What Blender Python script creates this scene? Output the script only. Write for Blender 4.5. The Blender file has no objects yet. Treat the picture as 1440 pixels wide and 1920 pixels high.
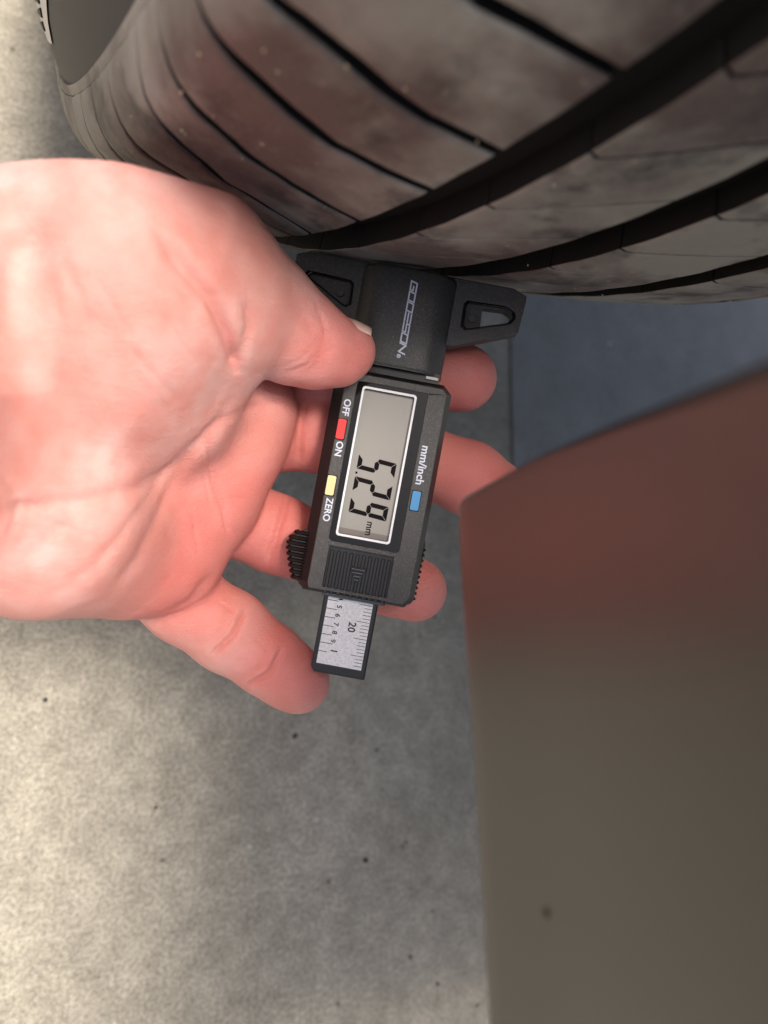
import bpy, bmesh, math, random
import numpy as np
from mathutils import Vector, Matrix
from mathutils.geometry import tessellate_polygon
random.seed(4); rng = np.random.default_rng(7)
SC = bpy.context.scene
COL = SC.collection

# ------------------------------------------------------------------ frame
# "shot" coordinates are millimetres from the lens (x right, y down, z away);
# UPV is the true vertical of the place in them.  Everything is built in metres, z up.
F = 1446.0
AX = np.array([.82955, .16707, .53286])                    # wheel axle (horizontal)
E1 = np.array([.14057, -.98595, .09029]); E2 = np.cross(AX, E1)
BETA = math.radians(10)
UPV = math.sin(BETA) * E1 + math.cos(BETA) * E2
UPV /= np.linalg.norm(UPV)
EX = np.array([1., 0, 0]); EX = EX - UPV * (EX @ UPV); EX /= np.linalg.norm(EX)
EY = np.cross(UPV, EX)
MROT = np.array([EX, EY, UPV])
TC = np.array([106.17, -349.77, 195.67]); TR = 297.34      # wheel centre, crown radius
CAMH = TR - float(UPV @ TC)

def wo(v):
    v = np.asarray(v, float)
    return (v @ MROT.T + np.array([0, 0, CAMH])) / 1000.0

def pt(px, py, d):
    return np.array([(px - 720) / F * d, (py - 960) / F * d, d])

def frame(o, x, y, z):
    m = Matrix.Identity(4)
    for j, a in enumerate((x, y, z)):
        w = MROT @ np.asarray(a, float)
        for i in range(3): m[i][j] = w[i]
    w = wo(o)
    for i in range(3): m[i][3] = w[i]
    return m

# ------------------------------------------------------------------ camera
cam = bpy.data.objects.new('camera', bpy.data.cameras.new('camera'))
COL.objects.link(cam)
cam.matrix_world = frame((0, 0, 0), (1, 0, 0), (0, -1, 0), (0, 0, -1))
cd = cam.data
cd.sensor_fit = 'VERTICAL'; cd.sensor_height = 24; cd.sensor_width = 18
cd.lens = F / 1920 * 24
cd.clip_start = 0.005; cd.clip_end = 200
cd.dof.use_dof = True; cd.dof.focus_distance = 0.216
cd.dof.aperture_fstop = cd.lens / 3.1
SC.camera = cam

# ------------------------------------------------------------------ light
SUN_FROM = UPV - .13 * AX; SUN_FROM /= np.linalg.norm(SUN_FROM)
sw = MROT @ SUN_FROM
sun_el = math.asin(sw[2]); sun_az = math.atan2(sw[0], sw[1])
world = bpy.data.worlds.new('World'); SC.world = world
world.use_nodes = True
wn = world.node_tree.nodes; wl = world.node_tree.links
bg = wn['Background']
sky = wn.new('ShaderNodeTexSky'); sky.sky_type = 'NISHITA'; sky.sun_disc = False
sky.sun_elevation = sun_el; sky.sun_rotation = sun_az
sky.air_density = 1.0; sky.dust_density = 6.0; sky.ozone_density = .6
wl.new(sky.outputs[0], bg.inputs[0]); bg.inputs[1].default_value = 0.148
sl = bpy.data.lights.new('sun', 'SUN'); sl.energy = 3.5; sl.angle = math.radians(20)
sl.color = (1.0, .95, .88)
so = bpy.data.objects.new('sun', sl); COL.objects.link(so)
so.rotation_euler = Vector(sw).to_track_quat('Z', 'Y').to_euler()
so.location = (0, 0, 3)
SC.view_settings.view_transform = 'Standard'; SC.view_settings.look = 'None'
SC.view_settings.exposure = 0.5; SC.view_settings.gamma = 1.0
SC.cycles.use_denoising = True

# ------------------------------------------------------------------ helpers
def root(name, label, cat, mat):
    o = bpy.data.objects.new(name, None); COL.objects.link(o)
    o.matrix_world = mat; o.empty_display_size = .01
    o['label'] = label; o['category'] = cat
    return o

def obj(name, verts, faces, mat, parent=None, smooth=False, bevel=0, seg=2):
    me = bpy.data.meshes.new(name)
    me.from_pydata([tuple(v) for v in verts], [], [tuple(f) for f in faces])
    me.update()
    return link(name, me, mat, parent, smooth, bevel, seg)

def link(name, me, mat, parent=None, smooth=False, bevel=0, seg=2):
    o = bpy.data.objects.new(name, me); COL.objects.link(o)
    if mat and not me.materials: me.materials.append(mat)
    if smooth: me.polygons.foreach_set('use_smooth', [True] * len(me.polygons))
    if parent: o.parent = parent
    if bevel:
        b = o.modifiers.new('bevel', 'BEVEL'); b.width = bevel; b.segments = seg
        b.limit_method = 'ANGLE'; b.angle_limit = math.radians(28)
    return o

class MB:
    def __init__(s): s.v = []; s.f = []
    def add(s, v, f):
        n = len(s.v); s.v += [tuple(p) for p in v]; s.f += [tuple(i + n for i in q) for q in f]; return s
    def box(s, x0, x1, y0, y1, z0, z1):
        v = [(x, y, z) for z in (z0, z1) for y in (y0, y1) for x in (x0, x1)]
        return s.add(v, [(0, 2, 3, 1), (4, 5, 7, 6), (0, 1, 5, 4), (2, 6, 7, 3), (0, 4, 6, 2), (1, 3, 7, 5)])
    def prism(s, outer, z0, z1, holes=(), inset=None):
        loops = [list(outer)] + [list(h) for h in holes]
        flat = [p for l in loops for p in l]
        tri = tessellate_polygon([[Vector((p[0], p[1], 0)) for p in l] for l in loops])
        n = len(flat); f = []
        for t in tri:
            a, b, c = [flat[i] for i in t]
            ccw = (b[0]-a[0])*(c[1]-a[1]) - (b[1]-a[1])*(c[0]-a[0]) > 0
            t = tuple(t) if ccw else tuple(reversed(t))
            f.append(tuple(i + n for i in t)); f.append(tuple(reversed(t)))
        k = 0
        for li, l in enumerate(loops):
            m = len(l)
            ar = sum(l[i][0]*l[(i+1) % m][1] - l[(i+1) % m][0]*l[i][1] for i in range(m))
            pos = (ar > 0) == (li == 0)
            for i in range(m):
                a, b = k + i, k + (i + 1) % m
                f.append((a, b, b + n, a + n) if pos else (b, a, a + n, b + n))
            k += m
        top = flat if inset is None else inset
        return s.add([(p[0], p[1], z0) for p in flat] + [(p[0], p[1], z1) for p in top], f)
    def ball(s, c, r, nu=10, nv=6):
        c = np.array(c); r = np.array(r) * np.ones(3); v = [c + r * (0, 0, 1)]
        for j in range(1, nv):
            a = math.pi * j / nv
            for i in range(nu):
                b = 2 * math.pi * i / nu
                v.append(c + r * (math.sin(a) * math.cos(b), math.sin(a) * math.sin(b), math.cos(a)))
        v.append(c - r * (0, 0, 1)); f = []
        for i in range(nu):
            f.append((0, 1 + i, 1 + (i + 1) % nu))
            for j in range(nv - 2):
                a = 1 + j * nu; f.append((a + i, a + nu + i, a + nu + (i + 1) % nu, a + (i + 1) % nu))
            a = 1 + (nv - 2) * nu; f.append((a + i, len(v) - 1, a + (i + 1) % nu))
        return s.add(v, f)
    def build(s, name, mat, parent=None, sc=.001, **k):
        return obj(name, [(x * sc, y * sc, z * sc) for x, y, z in s.v], s.f, mat, parent, **k)

# ------------------------------------------------------------------ materials
def mat(name, col, rough=.5, metal=0, coat=0, spec=.5, coat_rough=.05):
    m = bpy.data.materials.new(name); m.use_nodes = True
    b = m.node_tree.nodes['Principled BSDF']
    b.inputs['Base Color'].default_value = (*col, 1); b.inputs['Roughness'].default_value = rough
    b.inputs['Metallic'].default_value = metal; b.inputs['Specular IOR Level'].default_value = spec
    b.inputs['Coat Weight'].default_value = coat; b.inputs['Coat Roughness'].default_value = coat_rough
    return m

class NT:
    def __init__(s, m): s.m = m; s.t = m.node_tree; s.b = s.t.nodes['Principled BSDF']; s.co = s.n('ShaderNodeTexCoord').outputs['Object']
    def n(s, kind, **k):
        x = s.t.nodes.new(kind)
        for a, v in k.items():
            if hasattr(x, a): setattr(x, a, v)
        return x
    def l(s, a, b): s.t.links.new(a, b)
    def noise(s, scale, detail=4, rough=.55, vec=None, dist=0):
        x = s.n('ShaderNodeTexNoise'); x.inputs['Scale'].default_value = scale
        x.inputs['Detail'].default_value = detail; x.inputs['Roughness'].default_value = rough
        x.inputs['Distortion'].default_value = dist
        s.l(vec or s.co, x.inputs['Vector']); return x.outputs['Fac']
    def voro(s, scale, feat='F1', rand=1, vec=None):
        x = s.n('ShaderNodeTexVoronoi'); x.feature = feat; x.inputs['Scale'].default_value = scale
        x.inputs['Randomness'].default_value = rand; s.l(vec or s.co, x.inputs['Vector']); return x
    def ramp(s, fac, stops):
        x = s.n('ShaderNodeValToRGB'); e = x.color_ramp.elements
        while len(e) < len(stops): e.new(.5)
        for i, (p, c) in enumerate(stops):
            e[i].position = p; e[i].color = (c, c, c, 1) if not hasattr(c, '__len__') else (*c, 1)
        s.l(fac, x.inputs['Fac']); return x.outputs['Color']
    def mix(s, fac, a, b, mode='MIX'):
        x = s.n('ShaderNodeMix'); x.data_type = 'RGBA'; x.blend_type = mode
        for sock, v in ((x.inputs[0], fac), (x.inputs[6], a), (x.inputs[7], b)):
            if hasattr(v, 'is_output'): s.l(v, sock)
            else: sock.default_value = v if not hasattr(v, '__len__') else (*v, 1)
        return x.outputs[2]
    def math(s, op, a, b=0, c=0):
        x = s.n('ShaderNodeMath'); x.operation = op
        for i, v in enumerate((a, b, c)):
            if hasattr(v, 'is_output'): s.l(v, x.inputs[i])
            else: x.inputs[i].default_value = v
        return x.outputs[0]
    def bump(s, h, dist, strength=1, prev=None):
        x = s.n('ShaderNodeBump'); x.inputs['Distance'].default_value = dist; x.inputs['Strength'].default_value = strength
        s.l(h, x.inputs['Height'])
        if prev: s.l(prev, x.inputs['Normal'])
        return x.outputs[0]
    def set(s, name, out): s.l(out, s.b.inputs[name])

def concrete_mat():
    m = mat('concrete', (.3, .28, .25), .85, spec=.3); t = NT(m)
    big = t.noise(7, 3); mid = t.noise(90, 5, .65); fine = t.noise(560, 3, .6); vf = t.noise(1500, 2)
    c = t.ramp(big, [(.3, (.268, .240, .184)), (.7, (.372, .336, .264))])
    g = t.ramp(fine, [(.33, .66), (.5, .98), (.66, 1.28)])
    c = t.mix(.85, c, g, 'MULTIPLY')
    c = t.mix(.7, c, t.ramp(mid, [(.3, .70), (.7, 1.28)]), 'MULTIPLY')
    c = t.mix(.4, c, t.ramp(t.noise(22, 4, .6, dist=.4), [(.3, .78), (.7, 1.2)]), 'MULTIPLY')
    c = t.mix(.5, c, t.ramp(vf, [(.3, .7), (.7, 1.25)]), 'MULTIPLY')
    v = t.voro(95); spot = t.ramp(v.outputs['Distance'], [(.07, 1.), (.14, 0.)])
    sel = t.ramp(v.outputs['Color'], [(.74, 0.), (.76, 1.)])
    c = t.mix(t.math('MULTIPLY', t.math('MULTIPLY', spot, sel), .7), c, (.06, .055, .045))
    v2 = t.voro(120); sp2 = t.ramp(v2.outputs['Distance'], [(.09, 1.), (.15, 0.)])
    sel2 = t.ramp(v2.outputs['Color'], [(.86, 0.), (.88, 1.)])
    c = t.mix(t.math('MULTIPLY', t.math('MULTIPLY', sp2, sel2), .7), c, (.55, .53, .48))
    t.set('Base Color', c)
    h = t.math('ADD', fine, t.math('MULTIPLY', mid, 1.2))
    t.set('Normal', t.bump(h, .0006, .5)); return m

def shade_sheet_mat():  # blue-grey shade on the concrete, put into a colour
    m = mat('blue_grey_shade', (.24, .265, .295), .55, spec=.5); t = NT(m)
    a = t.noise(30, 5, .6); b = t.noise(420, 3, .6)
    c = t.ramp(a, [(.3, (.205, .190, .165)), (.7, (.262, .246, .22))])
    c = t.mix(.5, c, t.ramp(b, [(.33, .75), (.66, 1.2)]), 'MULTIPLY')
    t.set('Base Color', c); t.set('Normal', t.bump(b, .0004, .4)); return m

def rubber_mat(name, dusty=1.0):
    m = mat(name, (.06, .055, .05), .55, spec=.5); t = NT(m)
    a = t.noise(11, 5, .6, dist=.6); b = t.noise(45, 5, .65); f = t.noise(420, 4, .7); vf = t.noise(1500, 2)
    dark = (.022, .019, .019); brown = (.088, .063, .057); dust = (.245, .232, .205)
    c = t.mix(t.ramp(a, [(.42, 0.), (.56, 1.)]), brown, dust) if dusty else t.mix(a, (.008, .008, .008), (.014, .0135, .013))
    if dusty:
        c = t.mix(t.ramp(b, [(.33, .8), (.47, 0.)]), c, dark)
        c = t.mix(t.ramp(f, [(.58, 0.), (.80, .55)]), c, (.30, .26, .22))
        v = t.voro(260); sp = t.ramp(v.outputs['Distance'], [(.08, 1.), (.2, 0.)])
        sel = t.ramp(v.outputs['Color'], [(.90, 0.), (.93, 1.)])
        c = t.mix(t.math('MULTIPLY', sp, sel), c, (.5, .42, .33))
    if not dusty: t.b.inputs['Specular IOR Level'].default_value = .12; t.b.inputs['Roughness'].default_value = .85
    t.set('Base Color', c)
    h = t.math('ADD', t.math('MULTIPLY', b, 1.5), t.math('MULTIPLY', f, .6))
    t.set('Normal', t.bump(h, .0009 if dusty else .0003, .7)); return m

def plastic_mat():
    m = mat('textured_plastic', (.022, .021, .020), .42, spec=.55); t = NT(m)
    f = t.noise(4200, 2, .5); w = t.voro(4600)
    t.set('Normal', t.bump(f, .00012, 1.0))
    t.set('Roughness', t.ramp(f, [(.35, .30), (.65, .55)]))
    t.set('Base Color', t.ramp(w.outputs['Color'], [(.0, (.030, .028, .0255)), (.7, (.046, .043, .039)), (1., (.13, .12, .105))]))
    return m

def skin_mat():
    m = mat('skin', (.7, .33, .26), .5, spec=.32); t = NT(m); b = t.b
    b.inputs['Subsurface Weight'].default_value = .22
    b.inputs['Subsurface Radius'].default_value = (1.0, .30, .18)
    b.inputs['Subsurface Scale'].default_value = .0035
    big = t.noise(28, 3, .5); mid = t.noise(110, 4, .6); fine = t.noise(900, 3, .6)
    c = t.ramp(big, [(.32, (.56, .235, .195)), (.52, (.63, .305, .26)), (.70, (.67, .385, .345))])
    c = t.mix(t.ramp(mid, [(.35, .5), (.6, 0.)]), c, (.60, .21, .165))
    va = t.n('ShaderNodeAttribute'); va.attribute_name = 'flush'
    c = t.mix(t.math('MULTIPLY', va.outputs['Fac'], .65), c, (.60, .14, .115))
    t.set('Base Color', c)
    wv = t.n('ShaderNodeTexWave'); wv.wave_type = 'RINGS'; wv.inputs['Scale'].default_value = 900
    wv.inputs['Distortion'].default_value = 11; wv.inputs['Detail'].default_value = 1.5; wv.inputs['Detail Scale'].default_value = .06
    t.l(t.co, wv.inputs['Vector'])
    st = t.n('ShaderNodeMapping'); st.inputs['Scale'].default_value = (1, 3.2, 1); st.inputs['Rotation'].default_value = (0, 0, .7)
    t.l(t.co, st.inputs['Vector'])
    lines = t.noise(160, 4, .6, vec=st.outputs[0])
    n1 = t.bump(wv.outputs['Fac'], .00002, .35)
    cr = t.voro(620, 'DISTANCE_TO_EDGE', vec=st.outputs[0]); cell = t.ramp(cr.outputs['Distance'], [(.0, 0.), (.18, 1.)])
    cr2 = t.voro(260, 'DISTANCE_TO_EDGE', vec=st.outputs[0]); cell2 = t.ramp(cr2.outputs['Distance'], [(.0, 0.), (.10, 1.)])
    n1 = t.bump(t.math('ADD', cell, t.math('MULTIPLY', cell2, .35)), .00013, .5, n1)
    n2 = t.bump(t.math('ADD', lines, t.math('MULTIPLY', fine, .4)), .0004, .5, n1)
    t.set('Normal', n2)
    t.set('Roughness', t.ramp(mid, [(.3, .42), (.7, .58)]))
    return m

M = dict(concrete=concrete_mat(), shade_sheet=shade_sheet_mat(), tread=rubber_mat('dusty_rubber'), groove=rubber_mat('groove_rubber', 0),
         side=mat('sidewall_rubber', (.045, .044, .045), .6, spec=.3),
         shoulder=rubber_mat('shoulder_rubber'), plastic=plastic_mat(), skin=skin_mat(),
         gloss=mat('gloss_black', (.006, .006, .006), .12, spec=.25),
         satin=mat('satin_black', (.010, .010, .010), .33, spec=.38),
         rim=mat('rim_metal', (.25, .25, .26), .35, metal=1),
         lcd=mat('lcd_grey', (.30, .285, .25), .35, spec=.4), lcdshade=mat('lcd_shade', (.20, .175, .155), .4, spec=.3), ink=mat('lcd_segment', (.007, .004, .005), .6, spec=.08),
         white=mat('white_print', (.78, .78, .78), .5), bluewhite=mat('pale_print', (.62, .66, .74), .45),
         lip=mat('lip_plastic', (.035, .037, .042), .22, spec=.8),
         red=mat('red_button', (.72, .025, .02), .35), yellow=mat('yellow_button', (.72, .62, .30), .35),
         blue=mat('blue_button', (.05, .26, .52), .35), black=mat('black_print', (.01, .01, .012), .6),
         steel=mat('steel', (.30, .29, .275), .5, metal=1),
         nail=mat('nail', (.74, .48, .40), .25, spec=.5), pale=mat('pale_lit_band', (.62, .58, .53), .6),
         grit=mat('grit', (.55, .54, .52), .8), tan=mat('tan_grit', (.50, .38, .25), .8))
# brushed scale plate
_t = NT(mat('scale_plate', (.74, .73, .72), .45, metal=.1)); M['scale'] = _t.m
_t.set('Base Color', _t.ramp(_t.noise(1800, 3), [(.3, (.62, .61, .60)), (.7, (.84, .83, .82))]))
# car paint: dark brown base under clear coat
_t = NT(mat('car_paint', (.012, .010, .009), .45, spec=.15, coat=1.0, coat_rough=.33)); M['paint'] = _t.m

# ------------------------------------------------------------------ floor
def build_floor():
    n = 6.0
    o = obj('floor', [(-n, -n, 0), (n, -n, 0), (n, n, 0), (-n, n, 0)], [(0, 1, 2, 3)], M['concrete'])
    o['kind'] = 'structure'
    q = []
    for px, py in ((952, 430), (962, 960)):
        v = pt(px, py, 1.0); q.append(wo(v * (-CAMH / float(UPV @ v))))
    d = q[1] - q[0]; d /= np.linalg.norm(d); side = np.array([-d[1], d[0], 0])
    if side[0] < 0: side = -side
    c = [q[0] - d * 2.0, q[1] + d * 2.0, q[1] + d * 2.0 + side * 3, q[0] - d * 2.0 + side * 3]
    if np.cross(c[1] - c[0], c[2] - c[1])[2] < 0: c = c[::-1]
    o = obj('floor_shade_sheet', [(p[0], p[1], .0012) for p in c], [(0, 1, 2, 3)], M['shade_sheet']); o['kind'] = 'structure'  # thin sheet whose colour paints in the shade under the car
    mb = MB()
    for px, py, r in ((1140, 645, 1.5), (1115, 700, .9), (1180, 714, .8), (1110, 745, .9), (1222, 740, .8), (1376, 655, 1.0),
                      (1040, 588, 1.0), (1172, 598, .9), (875, 812, .7), (655, 1367, .6), (758, 1412, .6), (470, 1325, .5),
                      (830, 1165, .6), (1060, 640, .6), (1300, 690, .7), (1240, 800, .6)):
        v = pt(px, py, 1.0); t = -CAMH / float(UPV @ v); p = wo(v * t) * 1000
        mb.ball((p[0], p[1], r * .5), (r * 1.2, r, r * .8), 8, 5)
    g = mb.build('floor_grit', M['grit'], smooth=True); g['kind'] = 'stuff'; g['label'] = 'pale grit scattered on the shaded concrete floor'
    mb = MB()
    for px, py, r in ((553, 1380, 1.7), (685, 1613, 1.8), (706, 1407, 1.2), (770, 1795, 1.3), (820, 1845, 1.2), (815, 1510, .7),
                      (760, 1579, .8), (292, 1514, .9), (715, 1480, .6), (895, 1885, 1.1), (85, 1312, 1.2)):
        v = pt(px, py, 1.0); t = -CAMH / float(UPV @ v); p = wo(v * t) * 1000
        k = 9; a0 = random.random() * 6
        ring = [(p[0] + r * .8 * random.uniform(.75, 1.2) * math.cos(a0 + 6.283 * i / k), p[1] + r * .8 * random.uniform(.75, 1.2) * math.sin(a0 + 6.283 * i / k)) for i in range(k)]
        mb.prism(ring, .02, .25)
    g = mb.build('tar_specks', mat('tar', (.035, .032, .027), .8)); g['kind'] = 'stuff'; g['label'] = 'small dark specks of tar on the concrete floor'
build_floor()

# ------------------------------------------------------------------ tyre
TK, TAC = .000988, -67.75
A0, A1 = -111.4, 92.0
def crown(a):
    a = np.asarray(a, float)
    r = TR - TK * (a - TAC) ** 2 + 2.9 * np.exp(-((a + 46) / 22) ** 2)
    x = np.clip((-98 - a) / 13.9, 0, .9995); r = r - 20.5 * (1 - np.sqrt(1 - x * x))
    x = np.clip((a - 78) / 14.6, 0, .9995); r = r - 17 * (1 - np.sqrt(1 - x * x))
    return r
# local frame: origin under the axle on the floor, x axle, z up
TY = np.cross(UPV, AX)
T_ORG = TC - UPV * TR
def tyre_pts(a, psi, r):
    a, psi, r = np.broadcast_arrays(np.asarray(a, float), np.radians(np.asarray(psi, float) - 180), np.asarray(r, float))
    P = np.cos(psi)[..., None] * E1 + np.sin(psi)[..., None] * E2
    y = r * (P @ TY); z = r * (P @ UPV) + TR
    return np.stack([a, y, z], -1).reshape(-1, 3) / 1000

def grid_faces(n, m, flip=False, wrap=False):
    f = []
    for i in range(n - 1):
        for j in range(m if wrap else m - 1):
            j2 = (j + 1) % m
            q = (i * m + j, i * m + j2, (i + 1) * m + j2, (i + 1) * m + j)
            f.append(q[::-1] if flip else q)
    return f

def build_tyre():
    CAR = root('car', 'car seen by its worn dusty tyre and blurred dark bumper corner', 'car', frame(T_ORG, AX, TY, UPV))
    # carcass: floor of the grooves, all round
    ps = np.linspace(-180, 180, 241)[:-1]
    aa = np.concatenate([np.linspace(A0 + .4, -98, 10), np.linspace(-95, 75, 18), np.linspace(78, A1 - .3, 8)])
    dep = np.interp(aa, [A0, -104, -96, 74, 84, A1], [.5, 3.5, 6.4, 6.4, 3.5, .5])
    v = tyre_pts(aa[:, None], ps[None, :], (crown(aa) - dep)[:, None])
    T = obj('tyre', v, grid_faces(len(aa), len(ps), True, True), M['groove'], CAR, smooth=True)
    # sidewalls
    def lathe(name, prof, m, par=None):
        a = np.array([p[0] for p in prof]); r = np.array([p[1] for p in prof])
        return obj(name, tyre_pts(a[:, None], ps[None, :], r[:, None]), grid_faces(len(a), len(ps), prof[0][0] > prof[-1][0] or prof[0][1] < prof[-1][1], True), m, par or T, smooth=True)
    lathe('shoulder_ring', [(-104.5, 290.3), (-107.5, 287.6), (-108.7, 286.2), (-109.0, 285.2), (-109.4, 285.1), (-110.4, 283.4), (-111.3, 281.9), (-111.9, 280.9), (-111.8, 280.3), (-110.9, 279.9)], M['shoulder'])
    lathe('sidewall', [(-110.9, 280.0), (-112.6, 278), (-116, 273), (-120, 267), (-124.5, 258), (-128.5, 246), (-130, 233), (-128, 218), (-122, 211), (-114, 207), (-106, 205)], M['side'])
    lathe('sidewall', [(A1 + .2, 263.5), (A1 + 2.5, 255), (A1 + 5, 240), (A1 + 4, 222), (A1, 210), (A1 - 6, 205)][::-1], M['side'])
    lathe('rim', [(-104, 206), (-106.5, 203), (-105, 198), (-98, 194), (-80, 188), (-40, 184), (-30, 150), (-34, 70), (-38, 20), (-38, .5)], M['rim'], CAR)
    # sidewall lettering, on a pale band that paints in a lit strip
    def side_a(r): return np.interp(r, [218, 233, 246, 258, 267, 273, 278, 280], [-128, -130, -128.5, -124.5, -120, -116, -112.6, -110.9])
    q = np.linspace(0, 1, 24)[:, None]; rw = np.linspace(246, 271.6, 14)[None, :] * np.ones((24, 1))
    st = 14.8 + (rw - 246) * .55; pv = st + q * (62 - st)
    obj('sidewall_lit_band', tyre_pts(side_a(rw) - .5, pv, rw + .1), grid_faces(24, 14), M['pale'], T, smooth=True)
    for r0, c, w in ((262.4, 30.6, 1.9), (265.3, 30.9, 1.7), (268.2, 32.0, 1.4), (259, 29.5, 2.0), (255.5, 28.5, 2.0), (251.5, 27, 2)):
        poly = [(r0 - 1.1, c - w), (r0 + 1.0, c - w + .4), (r0 + .4, c + w + 1.5), (r0 - .6, c + w)]
        rr_ = np.array([p[0] for p in poly]); pp = np.array([p[1] for p in poly]); k = 4
        v = np.concatenate([tyre_pts(side_a(rr_) - .4, pp, rr_), tyre_pts(side_a(rr_) - 1.0, pp, rr_ + .2)])
        f = [(4, 5, 6, 7), (3, 2, 1, 0)] + [(m, (m + 1) % 4, 4 + (m + 1) % 4, 4 + m) for m in range(4)]
        obj('raised_mark', v, f, M['black'], T)

    def edge_samples(n, L, inset=(0, .35, .9)):
        s = [x / L for x in inset]
        inner = np.linspace(s[-1], 1 - s[-1], n)
        return np.concatenate([s[:-1], inner, [1 - x for x in s[:-1]][::-1]])
    RIM_DROP = [.6, .12, 0.0]
    def block(a_lo, a_hi, lo, hi, na, nt, parent=None, name='tread_block', ragged=.25, dropk=1.0):
        """block between curves psi=lo(a) and psi=hi(a), a_lo<a<a_hi; rounded rim, walls to the carcass"""
        L = abs(a_hi - a_lo); W = max(4.0, float(np.mean(hi(np.array([a_lo, a_hi])) - lo(np.array([a_lo, a_hi])))) * 5.1)
        sa = edge_samples(na, L); stt = edge_samples(nt, W)
        nA, nT = len(sa), len(stt)
        a = (a_lo + (a_hi - a_lo) * sa)[:, None] * np.ones((1, nT))
        l = lo(a[:, 0])[:, None]; h = hi(a[:, 0])[:, None]
        psi = l + (h - l) * stt[None, :]
        psi = psi + (rng.random((nA, nT)) - .5) * ragged / 5.1 * .35
        a = a + (rng.random((nA, nT)) - .5) * ragged * .35
        ei = np.minimum(np.minimum(np.arange(nA), nA - 1 - np.arange(nA))[:, None], np.minimum(np.arange(nT), nT - 1 - np.arange(nT))[None, :])
        drop = np.where(ei == 0, RIM_DROP[0], np.where(ei == 1, RIM_DROP[1], 0.0)) * dropk
        # the block sinks into the sidewall at the shoulder end
        r = crown(a) - drop * np.interp(a, [A0, -106, -100], [.1, .4, 1])
        r = r + .10 * np.sin(a * .31 + psi * 1.7) + (rng.random((nA, nT)) - .5) * .06
        v = list(tyre_pts(a, psi, r))
        f = grid_faces(nA, nT, True)
        # walls
        per = [(0, j) for j in range(nT)] + [(i, nT - 1) for i in range(1, nA)] + [(nA - 1, j) for j in range(nT - 2, -1, -1)] + [(i, 0) for i in range(nA - 2, 0, -1)]
        base = len(v); nf = len(f)
        pa = np.array([a[p] for p in per]); pp = np.array([psi[p] for p in per]); pd = np.interp(pa, [A0, -104, -96, 74, 84, A1], [.9, 4.0, 7, 7, 4.0, .9])
        v += list(tyre_pts(pa, pp, crown(pa) - pd))
        k = len(per)
        for j in range(k):
            j2 = (j + 1) % k
            f.append((per[j][0] * nT + per[j][1], per[j2][0] * nT + per[j2][1], base + j2, base + j))
        if name is None: return v, f
        o = obj(name, v, f, M['tread'], parent or T, smooth=True)
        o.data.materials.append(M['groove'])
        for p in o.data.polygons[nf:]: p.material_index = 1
        return o

    # curves of the cross grooves of the shoulder row, psi (deg) against a (mm)
    gen = ([-111.4, -105, -100, -94, -85, -75, -65, -44], [-1.45, -1.05, -.7, 0, .95, 1.4, 1.4, .9])
    known = {'Y': ([-111.4, -100, -90, -78, -70, -44], [-6.3, -5.9, -5.3, -4.75, -5.1, -6.0]),
             'Z': ([-111.4, -101, -94, -86, -78, -69, -56, -44], [-.9, -.75, -.7, -.4, -.1, 0, -.55, -.9]),
             'A': ([-111.4, -105.8, -100.7, -93.7, -85.2, -75.4, -64.6, -51.6, -44], [1.95, 2.3, 2.45, 2.9, 3.65, 4.1, 3.9, 3.15, 2.8]),
             'B': ([-111.4, -105.5, -101.4, -94, -84.8, -72, -54, -44], [5.4, 6.0, 6.4, 7.2, 8.35, 9.0, 8.95, 8.6]),
             'C': ([-111.4, -106.2, -99.7, -90.2, -80.5, -69.6, -52, -44], [8.0, 9.2, 9.95, 11.4, 12.9, 13.25, 14.1, 14.2])}
    def cur(xs, ys, off=0): return lambda a: np.interp(a, xs, np.array(ys) + off)
    mids = [(-6.0, known['Y'])] + [(-.7, known['Z']), (2.8, known['A']), (7.2, known['B']), (11.2, known['C'])]
    seq = [cur(*m[1]) for m in mids]
    pos = 14.9
    up_ = []
    while pos < 70: up_.append(cur(gen[0], gen[1], pos)); pos += random.choice([3.8, 4.2, 4.6])
    pos = -10.6; dn = []
    while pos > -75: dn.append(cur(gen[0], gen[1], pos)); pos -= random.choice([4.0, 4.4, 4.8])
    lat = dn[::-1] + seq + up_
    # half width of a cross groove in degrees: narrow at the sidewall, widest mid shoulder
    def hw(a): return np.interp(a, [-111.4, -108, -98, -85, -65, -50], [.012, .05, .25, .31, .26, .22])
    for c0, c1 in zip(lat[:-1], lat[1:]):
        block(-110.8, -54.6, (lambda a, c=c0: c(a) + hw(a)), (lambda a, c=c1: c(a) - hw(a)), 26, 8)
    # centre ribs split by thin slanted sipes
    def rib(a0, a1, slope, starts, hook, w=.06):
        def cc(s):
            def g(a):
                return s + slope * (a - a0) - hook * np.exp(-((a - a0) / 1.6) ** 2)
            return g
        cs = [cc(s) for s in starts]
        for c0, c1 in zip(cs[:-1], cs[1:]):
            block(a0, a1, (lambda a, c=c0: c(a) + w), (lambda a, c=c1: c(a) - w), 22, 8, dropk=.55)
    def run(seq, lo, hi, steps):
        s = list(seq); i = 0
        while s[-1] < hi: s.append(s[-1] + steps[i % len(steps)]); i += 1
        while s[0] > lo: s.insert(0, s[0] - steps[i % len(steps)]); i += 1
        return s
    rib(-43.6, -14.6, -.168, run([-2.2, 3.0, 7.9, 13.2], -75, 78, [4.7, 5.1, 4.9]), .5)
    rib(-1.6, 28.6, -.12, run([-1.5, 3.4, 8.0, 12.9], -72, 76, [4.9, 4.6, 5.2]), .4)
    rib(39.5, 74, -.02, run([-1.0, 4.1, 8.9], -72, 76, [5.0, 4.6, 4.9]), .2)
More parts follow.
